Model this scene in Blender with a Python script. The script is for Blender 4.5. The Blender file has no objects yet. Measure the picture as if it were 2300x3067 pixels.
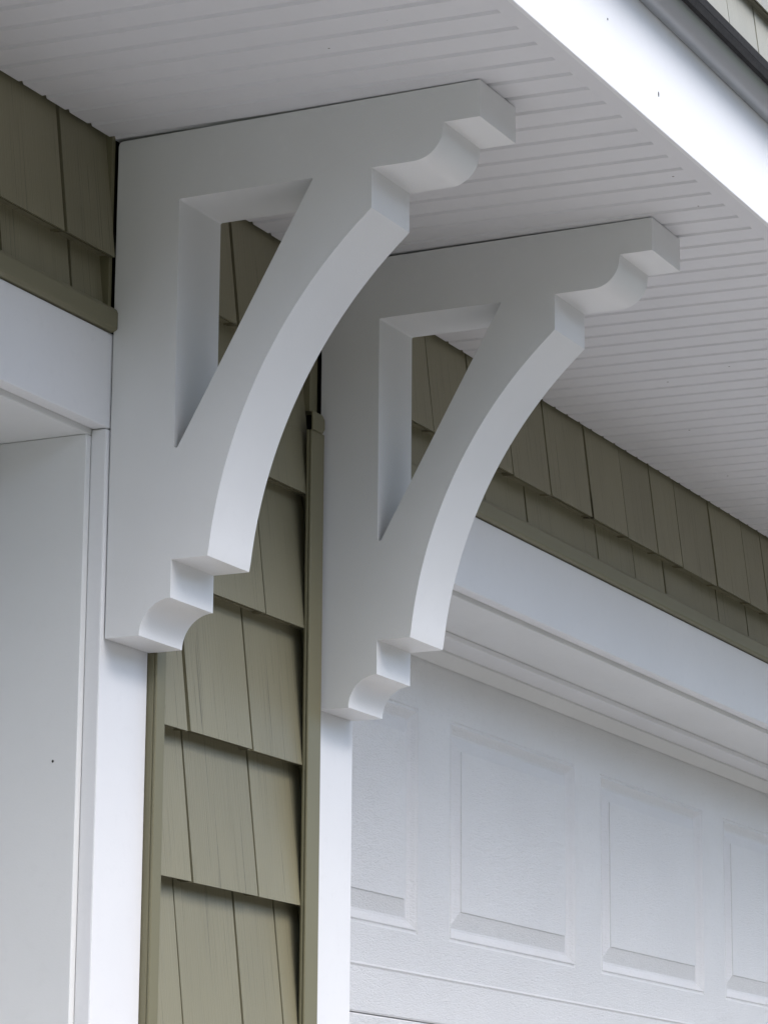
import bpy, bmesh, math, random
from mathutils import Matrix, Vector
random.seed(7)
R_ = math.radians
S = 0.61            # one design unit (the height of a bracket) in metres
ZG = 2.19           # height of the brackets' feet above the driveway, metres

# ------------------------------------------------------------------ camera
scene = bpy.context.scene
cd = bpy.data.cameras.new('camera'); cam = bpy.data.objects.new('camera', cd)
scene.collection.objects.link(cam); scene.camera = cam
cd.sensor_fit = 'HORIZONTAL'; cd.sensor_width = 36.0
cd.lens = 146.225
cd.clip_start = 0.05; cd.clip_end = 2000
CR = ((0.438215, -0.208812, -0.874280), (-0.898839, -0.093679, -0.428151), (0.007502, 0.973459, -0.228739))
cam.matrix_world = Matrix.Translation((-4.97962*S, -3.02789*S, -1.11392*S + ZG)) @ Matrix(CR).to_4x4()

# ------------------------------------------------------------------ sky, sun, exposure
SUN_EL, SUN_AZ = R_(52), R_(198)
w = bpy.data.worlds.new('World'); scene.world = w; w.use_nodes = True
nt = w.node_tree; nt.nodes.clear()
out = nt.nodes.new('ShaderNodeOutputWorld'); bg = nt.nodes.new('ShaderNodeBackground')
sky = nt.nodes.new('ShaderNodeTexSky'); sky.sky_type = 'NISHITA'; sky.sun_disc = False
sky.sun_elevation = SUN_EL; sky.sun_rotation = SUN_AZ; sky.air_density = 1.0; sky.dust_density = 2.0; sky.ozone_density = 1.0
bg.inputs['Strength'].default_value = 0.15
nt.links.new(sky.outputs[0], bg.inputs[0]); nt.links.new(bg.outputs[0], out.inputs[0])
sl = bpy.data.lights.new('sun', 'SUN'); sl.energy = 1.55; sl.angle = R_(44); sl.color = (1, .965, .945)
sun = bpy.data.objects.new('sun', sl); scene.collection.objects.link(sun)
sd = Vector((math.sin(SUN_AZ)*math.cos(SUN_EL), math.cos(SUN_AZ)*math.cos(SUN_EL), math.sin(SUN_EL)))
sun.rotation_euler = sd.to_track_quat('Z', 'Y').to_euler()
sun.location = sd*20
vs = scene.view_settings; vs.view_transform = 'Standard'; vs.look = 'None'; vs.gamma = 1; vs.use_curve_mapping = False
vs.exposure = 1.05

# ------------------------------------------------------------------ materials
def new_mat(name):
    m = bpy.data.materials.new(name); m.use_nodes = True
    t = m.node_tree; b = t.nodes['Principled BSDF']
    return m, t, b
def N(t, kind, **kw):
    n = t.nodes.new(kind)
    for k, v in kw.items(): setattr(n, k, v)
    return n
def coords(t, scale, rot=(0, 0, 0)):
    tc = N(t, 'ShaderNodeTexCoord'); mp = N(t, 'ShaderNodeMapping')
    mp.inputs['Scale'].default_value = scale; mp.inputs['Rotation'].default_value = rot
    t.links.new(tc.outputs['Object'], mp.inputs[0]); return mp.outputs[0]
def noise(t, vec, scale, detail=3, rough=.5, dist=0):
    n = N(t, 'ShaderNodeTexNoise'); n.inputs['Scale'].default_value = scale
    n.inputs['Detail'].default_value = detail; n.inputs['Roughness'].default_value = rough
    n.inputs['Distortion'].default_value = dist
    t.links.new(vec, n.inputs['Vector']); return n.outputs['Fac']
def ramp(t, fac, stops):
    r = N(t, 'ShaderNodeValToRGB'); e = r.color_ramp.elements
    while len(e) < len(stops): e.new(.5)
    for i, (p, c) in enumerate(stops):
        e[i].position = p; e[i].color = (*c, 1) if len(c) == 3 else c
    t.links.new(fac, r.inputs[0]); return r.outputs[0]
def mix(t, a, b, fac, mode='MIX'):
    m = N(t, 'ShaderNodeMix', data_type='RGBA', blend_type=mode)
    for sock, val in ((m.inputs[0], fac), (m.inputs[6], a), (m.inputs[7], b)):
        if isinstance(val, bpy.types.NodeSocket): t.links.new(val, sock)
        elif isinstance(val, (int, float)): sock.default_value = val
        else: sock.default_value = (*val, 1)
    return m.outputs[2]
def bump(t, b, hs, dist=.001, strength=1.0):
    n = None
    for h, d, s in hs:
        k = N(t, 'ShaderNodeBump'); k.inputs['Distance'].default_value = d; k.inputs['Strength'].default_value = s
        t.links.new(h, k.inputs['Height'])
        if n is not None: t.links.new(n, k.inputs['Normal'])
        n = k.outputs[0]
    t.links.new(n, b.inputs['Normal'])
def specks(t, vec, scale, size, keep):
    """sparse fly specks and nail marks: 1 where a speck lies"""
    v = N(t, 'ShaderNodeTexVoronoi'); v.inputs['Scale'].default_value = scale
    t.links.new(vec, v.inputs['Vector'])
    a = N(t, 'ShaderNodeMath', operation='LESS_THAN'); t.links.new(v.outputs['Distance'], a.inputs[0]); a.inputs[1].default_value = size
    sep = N(t, 'ShaderNodeSeparateColor'); t.links.new(v.outputs['Color'], sep.inputs[0])
    c = N(t, 'ShaderNodeMath', operation='LESS_THAN'); t.links.new(sep.outputs[0], c.inputs[0]); c.inputs[1].default_value = keep
    m = N(t, 'ShaderNodeMath', operation='MULTIPLY'); t.links.new(a.outputs[0], m.inputs[0]); t.links.new(c.outputs[0], m.inputs[1])
    return m.outputs[0]

def white(name, col, rough=.45, speck=.25, grain=0.0, mottled=.03):
    m, t, b = new_mat(name)
    v = coords(t, (1, 1, 1))
    n1 = noise(t, v, 2.2, 4, .6); n2 = noise(t, v, 60, 3, .6)
    lo = tuple(c*(1-mottled*2.2) for c in col)
    c1 = ramp(t, n1, [(.3, lo), (.7, col)])
    c2 = mix(t, c1, tuple(c*.94 for c in col), ramp(t, n2, [(.55, (0, 0, 0)), (.8, (1, 1, 1))]), 'MIX')
    if speck:
        sp = specks(t, coords(t, (1, 1, .6)), 25, .042, speck)
        c2 = mix(t, c2, (.12, .1, .08), sp)
    t.links.new(c2, b.inputs['Base Color']); b.inputs['Roughness'].default_value = rough
    hs = [(noise(t, v, 5, 2), .004, .25), (noise(t, v, 420, 2), .0003, .35)]
    if grain:
        g = coords(t, (1, 1, 3.2))
        hs.append((noise(t, g, 60, 4, .66, 2.2), .0020*grain, 1.0))
        hs.append((noise(t, coords(t, (1, 1, 2.0)), 200, 3, .65, 1.0), .0012*grain, 1.0))
    bump(t, b, hs)
    return m
M_PVC = white('white_pvc_trim', (.80, .80, .80), .38, 0)
M_BRK = white('white_painted_bracket', (.80, .80, .79), .42, 0, mottled=.045)
M_SOF = white('white_vinyl_soffit', (.74, .735, .745), .5, .30)
M_JAMB = white('white_jamb_paint', (.74, .745, .73), .5, .12)
M_DOOR = white('white_embossed_steel', (.85, .845, .835), .34, 0, .8)
M_SEAL = white('off_white_rubber', (.74, .74, .72), .6, 0)
M_FAS = white('white_fascia', (.84, .84, .84), .4, .06)

def olive(name, col, dark, grain=True):
    m, t, b = new_mat(name)
    if grain:
        at = N(t, 'ShaderNodeAttribute'); at.attribute_name = 'tone'
        # long fine vertical grain, broken up along the height
        fine = noise(t, coords(t, (1, 0, .009)), 620, 2, .6, .1)
        rareA = noise(t, coords(t, (1, 0, .007)), 560, 1, .5, .12)
        where = noise(t, coords(t, (1, 1, .5)), 7, 2)
        line = ramp(t, rareA, [(.27, (1, 1, 1)), (.33, (0, 0, 0))])
        fin = ramp(t, fine, [(.30, (1, 1, 1)), (.42, (0, 0, 0))])
        msk = ramp(t, where, [(.42, (0, 0, 0)), (.60, (1, 1, 1))])
        f2 = mix(t, fin, msk, 1.0, 'MULTIPLY')
        patch = noise(t, coords(t, (1, 1, .35)), 9, 3)
        c0 = ramp(t, patch, [(.3, tuple(c*.95 for c in col)), (.7, tuple(c*1.05 for c in col))])
        c0 = mix(t, c0, at.outputs['Color'], 1.0, 'MULTIPLY')
        c1 = mix(t, c0, tuple(c*.62 for c in col), mix(t, (0, 0, 0), f2, .85))
        c2 = mix(t, c1, dark, mix(t, (0, 0, 0), line, .75))
        t.links.new(c2, b.inputs['Base Color'])
        bump(t, b, [(fine, .0010, .5), (line, -.0008, .6), (patch, .002, .3)])
        b.inputs['Roughness'].default_value = .42; b.inputs['IOR'].default_value = 1.5
    else:
        v = coords(t, (1, 1, 1)); n1 = noise(t, v, 6, 4)
        t.links.new(ramp(t, n1, [(.3, tuple(c*.93 for c in col)), (.7, col)]), b.inputs['Base Color'])
        bump(t, b, [(noise(t, v, 8, 2), .003, .3)])
        b.inputs['Roughness'].default_value = .42
    return m
M_SID = olive('olive_vinyl_shake', (.228, .209, .132), (.045, .038, .022))
M_SIDU = olive('skylit_vinyl_shake', (.33, .315, .25), (.08, .075, .06))  # same shakes as below the eave; open-sky brightness put into a paler colour
M_CHN = olive('olive_vinyl_channel', (.185, .170, .100), (.05, .05, .03), False)

def plain(name, col, rough=.8, var=.15, sc=30):
    m, t, b = new_mat(name); v = coords(t, (1, 1, 1)); n = noise(t, v, sc, 5, .65)
    t.links.new(ramp(t, n, [(.3, tuple(c*(1-var) for c in col)), (.7, tuple(c*(1+var) for c in col))]), b.inputs['Base Color'])
    b.inputs['Roughness'].default_value = rough
    bump(t, b, [(noise(t, v, sc*6, 3), .001, .5)])
    return m
M_WRAP = plain('dark_sheathing', (.03, .028, .025), .9)
M_ROOF = plain('asphalt_shingle', (.008, .0075, .007), .95, .9, 160)
M_CONC = plain('driveway_concrete', (.235, .225, .21), .9, .12, 3)
M_GRAS = plain('lawn', (.06, .09, .03), .95, .4, 8)
def metal():
    m, t, b = new_mat('grey_painted_metal'); v = coords(t, (.3, 1, 1))
    t.links.new(ramp(t, noise(t, v, 12, 3), [(.3, (.36, .375, .39)), (.7, (.42, .435, .45))]), b.inputs['Base Color'])
    b.inputs['Roughness'].default_value = .28; b.inputs['Metallic'].default_value = .5
    bump(t, b, [(noise(t, v, 6, 2), .002, .3)])
    return m
M_MET = metal()

# ------------------------------------------------------------------ mesh helpers (design units in, metres out)
def box(bm, x0, x1, y0, y1, z0, z1):
    v = [bm.verts.new((x, y, z)) for z in (z0, z1) for y in (y0, y1) for x in (x0, x1)]
    for f in ((0, 2, 3, 1), (4, 5, 7, 6), (0, 1, 5, 4), (2, 6, 7, 3), (0, 4, 6, 2), (1, 3, 7, 5)):
        bm.faces.new([v[i] for i in f])
def prism_x(bm, prof, x0, x1):
    """closed (y, z) profile run along x"""
    a = [bm.verts.new((x0, y, z)) for y, z in prof]; b = [bm.verts.new((x1, y, z)) for y, z in prof]
    n = len(prof)
    for i in range(n): bm.faces.new((a[i], a[(i+1) % n], b[(i+1) % n], b[i]))
    bm.faces.new(a); bm.faces.new(b[::-1])
def obj(name, bm, mat, parent=None, bevel=0, smooth=None, seg=2, recalc=True):
    if recalc: bmesh.ops.recalc_face_normals(bm, faces=bm.faces)
    for v in bm.verts: v.co = Vector((v.co.x*S, v.co.y*S, v.co.z*S + ZG))
    me = bpy.data.meshes.new(name); bm.to_mesh(me); bm.free()
    me.materials.append(mat)
    o = bpy.data.objects.new(name, me); scene.collection.objects.link(o)
    if parent: o.parent = parent
    if smooth is not None:
        me.shade_smooth(); me.set_sharp_from_angle(angle=R_(smooth))
    if bevel:
        md = o.modifiers.new('bevel', 'BEVEL'); md.width = bevel*S; md.segments = seg; md.limit_method = 'ANGLE'; md.angle_limit = R_(35)
        md.harden_normals = False
    return o
def boxes(name, mat, parent, *bs, bevel=.0025):
    bm = bmesh.new()
    for b in bs: box(bm, *b)
    return obj(name, bm, mat, parent, bevel)
def tag(o, label, cat, group=None):
    o['label'] = label; o['category'] = cat
    if group: o['group'] = group
def struct(o): o['kind'] = 'structure'; return o

# ------------------------------------------------------------------ ground
bm = bmesh.new(); box(bm, -900, 900, -900, 900, -3.75, -3.60)
struct(obj('lawn', bm, M_GRAS))
bm = bmesh.new(); box(bm, -9, 14, -30, .9, -3.60, -3.588)
struct(obj('driveway', bm, M_CONC))

# a wood across the street: it stands between the low sky and the wall, as the dark shade under the eave shows
def wood():
    rnd = random.Random(3); bm = bmesh.new()
    for az0, az1, dist in ((-70, 62, 29.0),):
        n = 46
        for i in range(n):
            az = R_(az0+(az1-az0)*(i+rnd.uniform(-.3, .3))/n); d = dist*rnd.uniform(.92, 1.15)
            cx, cy = math.sin(az)*d, -math.cos(az)*d
            hh = rnd.uniform(7.2, 10.4); rr = rnd.uniform(1.9, 2.8)
            for k in range(420):
                u, v_, w_ = rnd.gauss(0, .45), rnd.gauss(0, .45), rnd.uniform(0, 1)
                sp = math.sin(min(1, .25+w_*.9)*math.pi*.92)**.5 if w_ < .95 else .4
                p = Vector((cx+u*rr*sp*1.3, cy+v_*rr*sp*1.3, w_*hh))
                s_ = rnd.uniform(.35, .75)
                e1 = Vector((rnd.gauss(0, 1), rnd.gauss(0, 1), rnd.gauss(0, 1))).normalized()
                e2 = e1.cross(Vector((rnd.gauss(0, 1), rnd.gauss(0, 1), rnd.gauss(0, 1)))).normalized()
                q = [bm.verts.new((p+a*e1*s_+b*e2*s_*.7)) for a, b in ((-1, 0), (0, -1), (1, 0), (0, 1))]
                bm.faces.new(q)
    me = bpy.data.meshes.new('wood'); bm.to_mesh(me); bm.free()
    me.materials.append(plain('foliage', (.055, .085, .03), .8, .4, 3))
    o = bpy.data.objects.new('wood', me); scene.collection.objects.link(o); o['kind'] = 'stuff'
wood()
# ------------------------------------------------------------------ the house
house = bpy.data.objects.new('house', None); scene.collection.objects.link(house)
tag(house, 'house front with olive shake siding, white garage trim and white eave', 'house')
XL, XR = -5.0, 10.0
ZB = -3.59

def shake_courses(bm, lay, butts, x0, x1, zlo, zhi, keysets, y_off=0.0):
    """staggered shakes: each board leans out to its butt; keys are real gaps with a backing behind"""
    EX = .294
    for bi, zb in enumerate(butts):
        keys = keysets.get(round(zb, 3))
        if keys is None: keys = {}
        lo, hi = keys.get('range', (None, None))
        rnd = random.Random(int(zb*1000)+11)
        ks = []
        x = x0 + rnd.uniform(.02, .2)
        while x < x1:
            if lo is not None and lo-.12 < x < hi+.12: x += .05; continue
            ks.append((x, rnd.choice((.004, .007, .007, .010, .014)))); x += rnd.uniform(.17, .31)
        ks += [(k, g) for k, g in keys.get('keys', ()) if x0 < k < x1]
        ks.sort()
        edges = [(x0, 0)] + ks + [(x1, 0)]
        z0, z1 = max(zb, zlo), min(zb+EX+.012, zhi)
        if z1 <= z0: continue
        def yf(z): return y_off - .008 + .033*(z-zb)/EX
        for (a, ga), (b, gb) in zip(edges[:-1], edges[1:]):
            xa, xb = a+ga/2, b-gb/2
            if xb-xa < .01: continue
            dz = rnd.choice((0, 0, 0, .0015, -.0015)) if z0 == zb else 0
            dy = rnd.uniform(-.0012, .0012)
            tone = rnd.uniform(.94, 1.06)
            zz0 = z0+dz
            ya, yb = yf(zz0)+dy, yf(z1)+dy
            lean = rnd.uniform(-.002, .002)
            pts = [(xa, ya, zz0), (xb, ya, zz0), (xb+lean, yb, z1), (xa+lean, yb, z1),
                   (xa, ya+.032, zz0+.003), (xb, ya+.032, zz0+.003), (xb+lean, yb+.02, z1), (xa+lean, yb+.02, z1)]
            v = [bm.verts.new(p) for p in pts]
            # the butt is a thin lip with a hollow behind it
            v += [bm.verts.new(p) for p in ((xa, ya+.0055, zz0+.001), (xb, ya+.0055, zz0+.001), (xa, ya+.0065, zz0+.006), (xb, ya+.0065, zz0+.006), (xa, ya+.036, zz0+.007), (xb, ya+.036, zz0+.007))]
            for f in ((0, 1, 2, 3), (1, 5, 6, 2), (4, 0, 3, 7), (3, 2, 6, 7), (0, 8, 9, 1), (8, 10, 11, 9), (10, 12, 13, 11)):
                fc = bm.faces.new([v[i] for i in f])
                for l in fc.loops: l[lay] = (tone, tone, tone, 1)
        # backing behind the keys
        v = [bm.verts.new(p) for p in ((x0, yf(z0)+.010, z0+.001), (x1, yf(z0)+.010, z0+.001), (x1, yf(z1)+.010, z1), (x0, yf(z1)+.010, z1))]
        fc = bm.faces.new(v)
        for l in fc.loops: l[lay] = (.8, .8, .8, 1)
def siding(butts, x0, x1, zlo, zhi, keysets):
    bm = bmesh.new(); lay = bm.loops.layers.float_color.new('tone')
    for rng in ([(x0, x1)] if not isinstance(x0, list) else x0):
        shake_courses(bm, lay, butts, rng[0], rng[1], zlo if len(rng) < 4 else rng[2], zhi if len(rng) < 4 else rng[3], keysets)
    return obj('siding', bm, M_SID, house, recalc=True)

G = .007
BUTTS = [round(.751-.294*k, 3) for k in range(16)]
KEYS = {
    .751: dict(range=(-.6, 3.9), keys=[(-.42, G), (-.19, .008), (.491, .009), (.98, G), (1.215, G), (1.452, .008), (1.69, G), (1.917, .008), (2.158, G), (2.437, .013),
                                       (2.69, .009), (2.915, .004), (3.108, .008), (3.388, .009), (3.672, .008), (3.845, G)]),
    .457: dict(range=(-.6, 3.9), keys=[(-.376, G), (-.13, .009), (.30, G), (.58, G), (1.10, G), (1.352, .008), (1.60, G), (1.795, G), (2.056, .009), (2.53, .010),
                                       (2.80, .006), (3.028, .006), (3.274, .006), (3.462, .007), (3.716, .007)]),
    .163: dict(range=(0, 1), keys=[(.35, G), (.632, .007)]),
    -.131: dict(range=(0, 1), keys=[(.322, .010), (.586, .010)]),
    -.425: dict(range=(0, 1), keys=[(.348, .007), (.621, .009)]),
    -.719: dict(range=(0, 1), keys=[(.325, .006), (.57, .009), (.745, .006)]),
}
bm = bmesh.new(); lay = bm.loops.layers.float_color.new('tone')
shake_courses(bm, lay, [b for b in BUTTS if b > .4], XL, -.012, .62, 1.03, KEYS)
shake_courses(bm, lay, [b for b in BUTTS if b > .4], .10, .838, .60, 1.03, KEYS)
shake_courses(bm, lay, BUTTS, .176, .852, ZB, .60, KEYS)
shake_courses(bm, lay, [b for b in BUTTS if b > .4], 1.035, XR, .62, 1.03, KEYS)
obj('siding', bm, M_SID, house)
# upper wall above the little roof
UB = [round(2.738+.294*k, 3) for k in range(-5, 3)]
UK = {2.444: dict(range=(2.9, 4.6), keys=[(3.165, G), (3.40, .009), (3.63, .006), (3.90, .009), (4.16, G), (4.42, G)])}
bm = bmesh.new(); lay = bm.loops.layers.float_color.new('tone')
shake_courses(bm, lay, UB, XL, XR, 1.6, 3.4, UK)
o = obj('siding', bm, M_SIDU, house); o['label'] = 'pale sky-lit shake siding above the roof edge'
# sheathing behind everything
boxes('wall_sheathing', M_WRAP, house, (XL, XR, .052, .09, .58, 3.4), (.10, .93, .052, .09, ZB, .58), bevel=0)

for x0, x1 in ((-.0125, -.0008), (.8385, .874)):
    boxes('end_channel', M_CHN, house, (x0, x1, .004, .051, .653, 1.02), bevel=0)
# trim boards under the brackets
for x0, x1 in ((-.011, .168), (.869, 1.057)):
    boxes('trim_board', M_PVC, house, (x0, x1, 0, .034, ZB, .409), bevel=.003)
# headers
boxes('header_board', M_PVC, house, (XL, .168, 0, .034, .4105, .600), bevel=.003)
boxes('header_board', M_PVC, house, (.869, XR, 0, .034, .4105, .600), bevel=.003)
# drip caps above the headers
DC = [(-.012, .606), (-.0135, .609), (-.0135, .640), (-.010, .648), (.03, .652), (.03, .602), (-.004, .602)]
for x0, x1 in ((XL, -.001), (1.048, XR)):
    bm = bmesh.new(); prism_x(bm, DC, x0, x1); obj('drip_cap', bm, M_CHN, house, .002)
# siding channels beside the trim boards
o = boxes('siding_channel', M_CHN, house, (.1695, .206, -.020, -.014, ZB, .60), (.1695, .175, -.014, .05, ZB, .60), bevel=.004)
o = boxes('siding_channel', M_CHN, house, (.806, .8665, -.020, -.014, ZB, .602), (.860, .8665, -.014, .05, ZB, .602), (.806, .811, -.0135, -.006, ZB, .602),
          bevel=.003)
bm = bmesh.new()
prof = [(.802, .641), (.846, .641), (.858, .632), (.859, .612), (.850, .600), (.802, .600)]
a = [bm.verts.new((x, -.0245, z)) for x, z in prof]; b = [bm.verts.new((x, -.0205, z)) for x, z in prof]
for i in range(6): bm.faces.new((a[i], a[(i+1) % 6], b[(i+1) % 6], b[i]))
bm.faces.new(a); bm.faces.new(b[::-1])
t_ = obj('channel_tab', bm, M_CHN, o, .001)
t_.matrix_parent_inverse = Matrix()

# door openings: jambs, head, stops
def opening(x0, x1):
    J = .60
    boxes('door_jamb', M_JAMB, house, (x0-.14, x0, .0345, J, ZB, .398), bevel=.002)
    boxes('door_jamb', M_JAMB, house, (x1, x1+.12, .0345, J, ZB, .398), bevel=.002)
    boxes('door_head', M_JAMB, house, (x0-.14, x1+.12, .0345, J, .3985, .62), bevel=.002)
    boxes('door_stop', M_PVC, house, (x0, x1, .235, .318, .383, .398), (x0, x0+.015, .235, .318, ZB, .3825), (x1-.015, x1, .235, .318, ZB, .3825), bevel=.002)
    bm = bmesh.new(); prism_x(bm, [(.3185, .386), (.3185, .378), (.344, .349), (.348, .352), (.348, .386)], x0+.015, x1-.015)
    obj('weather_seal', bm, M_SEAL, house, .001)
opening(-4.027, -.027)
opening(1.073, 9.073)

# garage doors
PW, PERIOD, PH = .845, 1.035, .576
def panel_mesh():
    bm = bmesh.new()
    rings = [(0, 0), (.003, .0035), (.007, .0035), (.010, .0), (.014, .003), (.022, .011), (.030, .0175), (.036, .0185), (.070, .0045), (.0735, .0035), (.0745, .0), (.080, -.0003)]
    prev = None
    for d, y in rings:
        db = d*1.12
        r = [bm.verts.new((x, .35+y, z)) for x, z in ((d, -d), (PW-d, -d), (PW-d, -PH+db), (d, -PH+db))]
        if prev:
            for i in range(4): bm.faces.new((prev[i], prev[(i+1) % 4], r[(i+1) % 4], r[i]))
        prev = r
    bm.faces.new(prev)
    bmesh.ops.recalc_face_normals(bm, faces=bm.faces)
    for f in bm.faces:
        if f.normal.y > 0: f.normal_flip()
    for v in bm.verts: v.co *= S
    me = bpy.data.meshes.new('raised_panel'); bm.to_mesh(me); bm.free(); me.materials.append(M_DOOR)
    return me
PME = panel_mesh()
def garage_door(x0, x1, px0, ncol):
    bm = bmesh.new(); EPS = 1e-4
    tops = []
    z_top = .36; sec = 0; zt = z_top
    cols = [px0+PERIOD*i for i in range(ncol)]
    while zt > ZB+.05:
        zbm = -.57-.93*sec; zbm = max(zbm, ZB)
        pt = .219-.93*sec; pb = pt-PH
        xs = [x0]
        for c in cols: xs += [c, c+PW]
        xs.append(x1)
        zs = [zt-.004, pt, pb, -.450-.93*sec, -.455-.93*sec, -.460-.93*sec, zbm+.004]
        ys = [.35, .35, .35, .35, .3465, .35, .35]
        grid = [[bm.verts.new((x, y, z)) for x in xs] for z, y in zip(zs, ys)]
        for r in range(len(zs)-1):
            for c in range(len(xs)-1):
                if r == 1 and c % 2 == 1: continue
                bm.faces.new((grid[r][c], grid[r+1][c], grid[r+1][c+1], grid[r][c+1]))
        # rolled top and bottom edges of the section
        for row, z2, y2 in ((grid[0], zt, .353), (grid[-1], zbm, .353)):
            nx = [bm.verts.new((x, y2, z2)) for x in xs]; nb = [bm.verts.new((x, .375, z2)) for x in xs]
            for c in range(len(xs)-1):
                bm.faces.new((row[c], row[c+1], nx[c+1], nx[c])); bm.faces.new((nx[c], nx[c+1], nb[c+1], nb[c]))
        tops.append(pt)
        zt = zbm-.003; sec += 1
    box(bm, x0, x1, .38, .40, ZB, z_top)
    bmesh.ops.remove_doubles(bm, verts=bm.verts, dist=1e-6)
    bmesh.ops.recalc_face_normals(bm, faces=bm.faces)
    for f in bm.faces:
        if abs(f.normal.y) > .5 and f.calc_center_median().y < .36 and f.normal.y > 0: f.normal_flip()
    d = obj('garage_door', bm, M_DOOR, house, recalc=False)
    for zt in tops:
        for c in cols:
            p = bpy.data.objects.new('raised_panel', PME); scene.collection.objects.link(p); p.parent = d
            p.location = (c*S, 0, zt*S+ZG)
garage_door(1.088, 9.058, 2.318-PERIOD, 7)
garage_door(-4.012, -.042, -3.90, 4)

# ------------------------------------------------------------------ eave: soffit, fascia, drip edge, roof
SK = -.062
bm = bmesh.new()
PER = .0825
prof = []
k = int((XL+.28)/PER)-2
x = -.280+PER*k
while x < XR:
    # narrow V-groove then a flat board
    prof += [(x-.0090, 0), (x-.0060, .0085), (x+.0010, .0090), (x+.0080, 0)]
    x += PER
def srow(y, up=0): return [bm.verts.new((px+SK*(y+.945), y, 1.0+pz+up)) for px, pz in prof]
ra = srow(-.9455); rb = srow(.008)
rc = srow(-.9455, .02); rd = srow(.008, .02)
for i in range(len(prof)-1):
    bm.faces.new((ra[i], ra[i+1], rb[i+1], rb[i]))
    bm.faces.new((ra[i], rc[i], rc[i+1], ra[i+1])); bm.faces.new((rb[i], rb[i+1], rd[i+1], rd[i]))
obj('soffit', bm, M_SOF, house)
boxes('soffit_trim', M_SOF, house, (XL, XR, -.9795, -.945, .9985, 1.012), bevel=.001)
boxes('fascia', M_FAS, house, (XL, XR, -.990, -.980, .996, 1.2255), (XL, XR, -.980, -.945, 1.013, 1.2255), bevel=.002)
# grey metal drip edge curling out under the shingles
pts = [(-.991, 1.2235), (-1.000, 1.2240), (-1.012, 1.2265), (-1.024, 1.2310), (-1.034, 1.2375), (-1.041, 1.2455), (-1.0445, 1.2530)]
inner = [(y+.004, z+.004) for y, z in pts[::-1]]
bm = bmesh.new(); prism_x(bm, pts+inner+[(-.991, 1.2275)], XL, XR)
obj('drip_edge', bm, M_MET, house, smooth=30)
bm = bmesh.new()
sl_ = .5
def rz(y): return 1.262+(y+1.0)*sl_
prism_x(bm, [(-1.062, 1.2400), (-1.066, 1.2560), (-.02, 1.2560+1.046*sl_), (-.02, 1.2400+1.042*sl_)], XL, XR)
rnd = random.Random(5); x = XL
while x < XR:
    wd = rnd.uniform(.12, .42); th = rnd.choice((.008, .019)); jy = rnd.uniform(-.004, .004)
    e = min(x+wd, XR)
    y0 = -1.068+jy; z0 = 1.2562
    prism_x(bm, [(y0, z0), (y0, z0+th), (y0+.23, z0+th+.23*sl_), (y0+.23, z0+.23*sl_)], x, e-.0005)
    x = e
for c in range(1, 5):
    x = XL-rnd.uniform(0, .2)
    while x < XR:
        wd = rnd.uniform(.12, .42); th = rnd.choice((.006, .011)); e = min(x+wd, XR)
        y0 = -1.068+.21*c+rnd.uniform(-.003, .003); z0 = 1.2600+.21*c*sl_
        prism_x(bm, [(y0, z0), (y0, z0+th), (y0+.21, z0+th+.21*sl_), (y0+.21, z0+.21*sl_)], max(x, XL), e-.0005)
        x = e
obj('roof', bm, M_ROOF, house)
for x in (XL-.02, XR+.0005): boxes('eave_end', M_PVC, house, (x, x+.0195, -.98, .05, .996, 1.24))

# nail holes and marks the photo shows
def mark(c, axis, rx, rz):
    bm = bmesh.new(); vs_ = []
    for i in range(10):
        a = i*math.tau/10; u, v_ = rx*math.cos(a), rz*math.sin(a)
        vs_.append(bm.verts.new((c[0]+(u if axis == 'y' else 0), c[1]+(u if axis == 'x' else 0), c[2]+v_)))
    f = bm.faces.new(vs_)
    g = bmesh.ops.extrude_face_region(bm, geom=[f])
    for v in g['geom']:
        if isinstance(v, bmesh.types.BMVert):
            if axis == 'y': v.co.y += .0008
            else: v.co.x += .0008
    obj('nail_hole', bm, M_WRAP, house)
mark((-.0274, .0868, -.2339), 'x', .0024, .0028)
mark((.3792, -.9905, 1.0659), 'y', .0028, .0055)
mark((.1173, -.9905, 1.1247), 'y', .0018, .0025)
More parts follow.
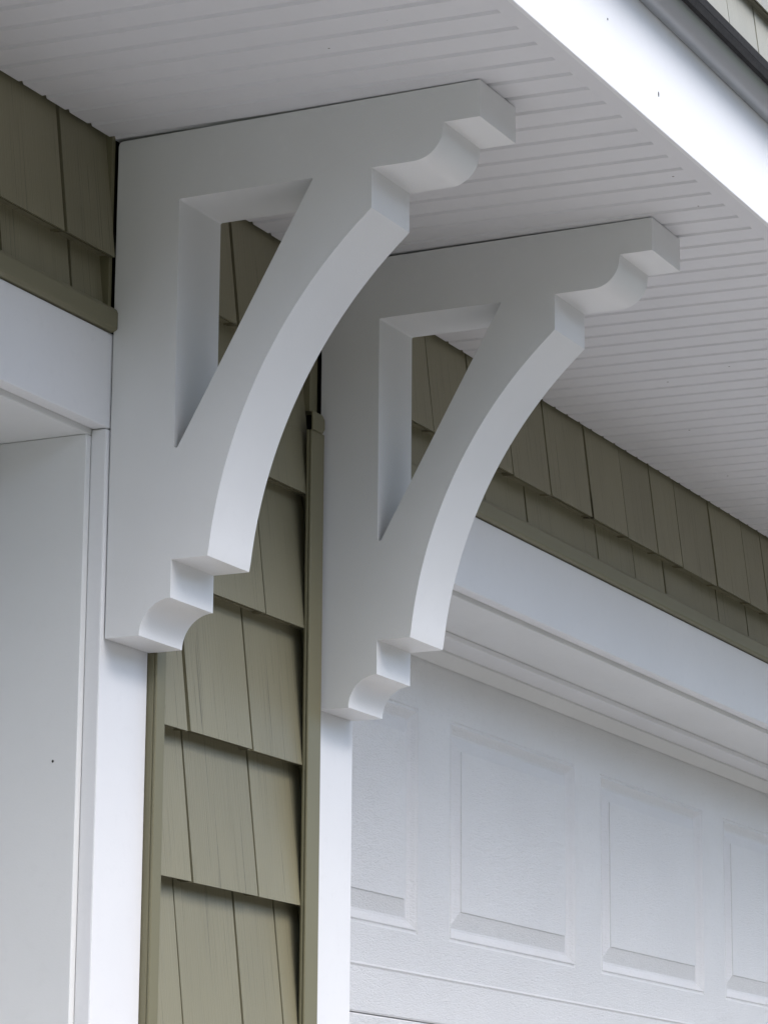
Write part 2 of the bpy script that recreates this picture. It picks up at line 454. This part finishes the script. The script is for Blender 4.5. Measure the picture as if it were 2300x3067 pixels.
# ------------------------------------------------------------------ brackets
def bracket_mesh():
    out = [(0, .984), (.0012, .9885), (.0045, .9925), (.010, .9940)]
    out += [(.7779, .9990), (.7779, .9263), (.7047, .9263)]
    # convex quarter: straight down, then round to the flat
    cx, cz, rx, rz_ = .642, .918, .0610, .0595
    for i in range(0, 15):
        a = R_(90)*i/14
        out.append((cx+rx*math.cos(a), cz-rz_*math.sin(a)))
    out += [(.5553, .8585), (.5553, .7799)]
    ccx, ccz, cr = 1.1721, .0471, .9572
    a0 = math.atan2(.7799-ccz, .5553-ccx); a1 = math.atan2(.1415-ccz, .2185-ccx)
    for i in range(1, 48):
        a = a0+(a1-a0)*i/48
        out.append((ccx+cr*math.cos(a), ccz+cr*math.sin(a)))
    out += [(.2185, .1415), (.1408, .1415), (.1408, .0675)]
    for i in range(1, 14):
        a = R_(90)*i/14
        out.append((.1408-.0665*math.sin(a), .0675*math.cos(a)))
    out += [(.0743, 0), (0, 0)]
    # triangular opening with small rounded corners
    def rounded(c, rads, n=5):
        r = []
        for i, (p, rad) in enumerate(zip(c, rads)):
            p = Vector(p); a = (Vector(c[i-1])-p).normalized(); b = (Vector(c[(i+1) % len(c)])-p).normalized()
            ang = a.angle(b); d = rad/math.tan(ang/2)
            cen = p+(a+b).normalized()*(rad/math.sin(ang/2))
            s, e = p+a*d-cen, p+b*d-cen
            for k in range(n+1):
                q = s.lerp(e, k/n); q = q.normalized()*rad
                r.append(tuple(cen+q))
        return r
    hole = rounded([(.1405, .8565), (.1405, .345), (.4315, .8565)], [.004, .0045, .002])
    bm = bmesh.new()
    def loop(ps):
        vs = [bm.verts.new((0, -.003-d, z)) for d, z in ps]
        return [bm.edges.new((vs[i], vs[(i+1) % len(vs)])) for i in range(len(vs))]
    e = loop(out)+loop(hole)
    bmesh.ops.triangle_fill(bm, edges=e, use_beauty=True, normal=(1, 0, 0))
    g = bmesh.ops.extrude_face_region(bm, geom=bm.faces[:])
    for v in g['geom']:
        if isinstance(v, bmesh.types.BMVert): v.co.x += .1649
    bmesh.ops.recalc_face_normals(bm, faces=bm.faces)
    for v in bm.verts: v.co *= S
    me = bpy.data.meshes.new('eave_bracket'); bm.to_mesh(me); bm.free()
    me.materials.append(M_BRK)
    me.shade_smooth(); me.set_sharp_from_angle(angle=R_(25))
    return me
BME = bracket_mesh()
for x, lab in ((0, 'nearer, larger white curved eave bracket, on the trim board left of the olive shakes'),
               (.8803, 'farther, smaller white curved eave bracket, on the trim board beside the panelled garage door')):
    o = bpy.data.objects.new('eave_bracket', BME); scene.collection.objects.link(o)
    o.location = (x*S, 0, ZG-.0006)
    md = o.modifiers.new('bevel', 'BEVEL'); md.width = .0032*S; md.segments = 3; md.limit_method = 'ANGLE'; md.angle_limit = R_(35)
    tag(o, lab, 'bracket', 'curved white eave brackets')
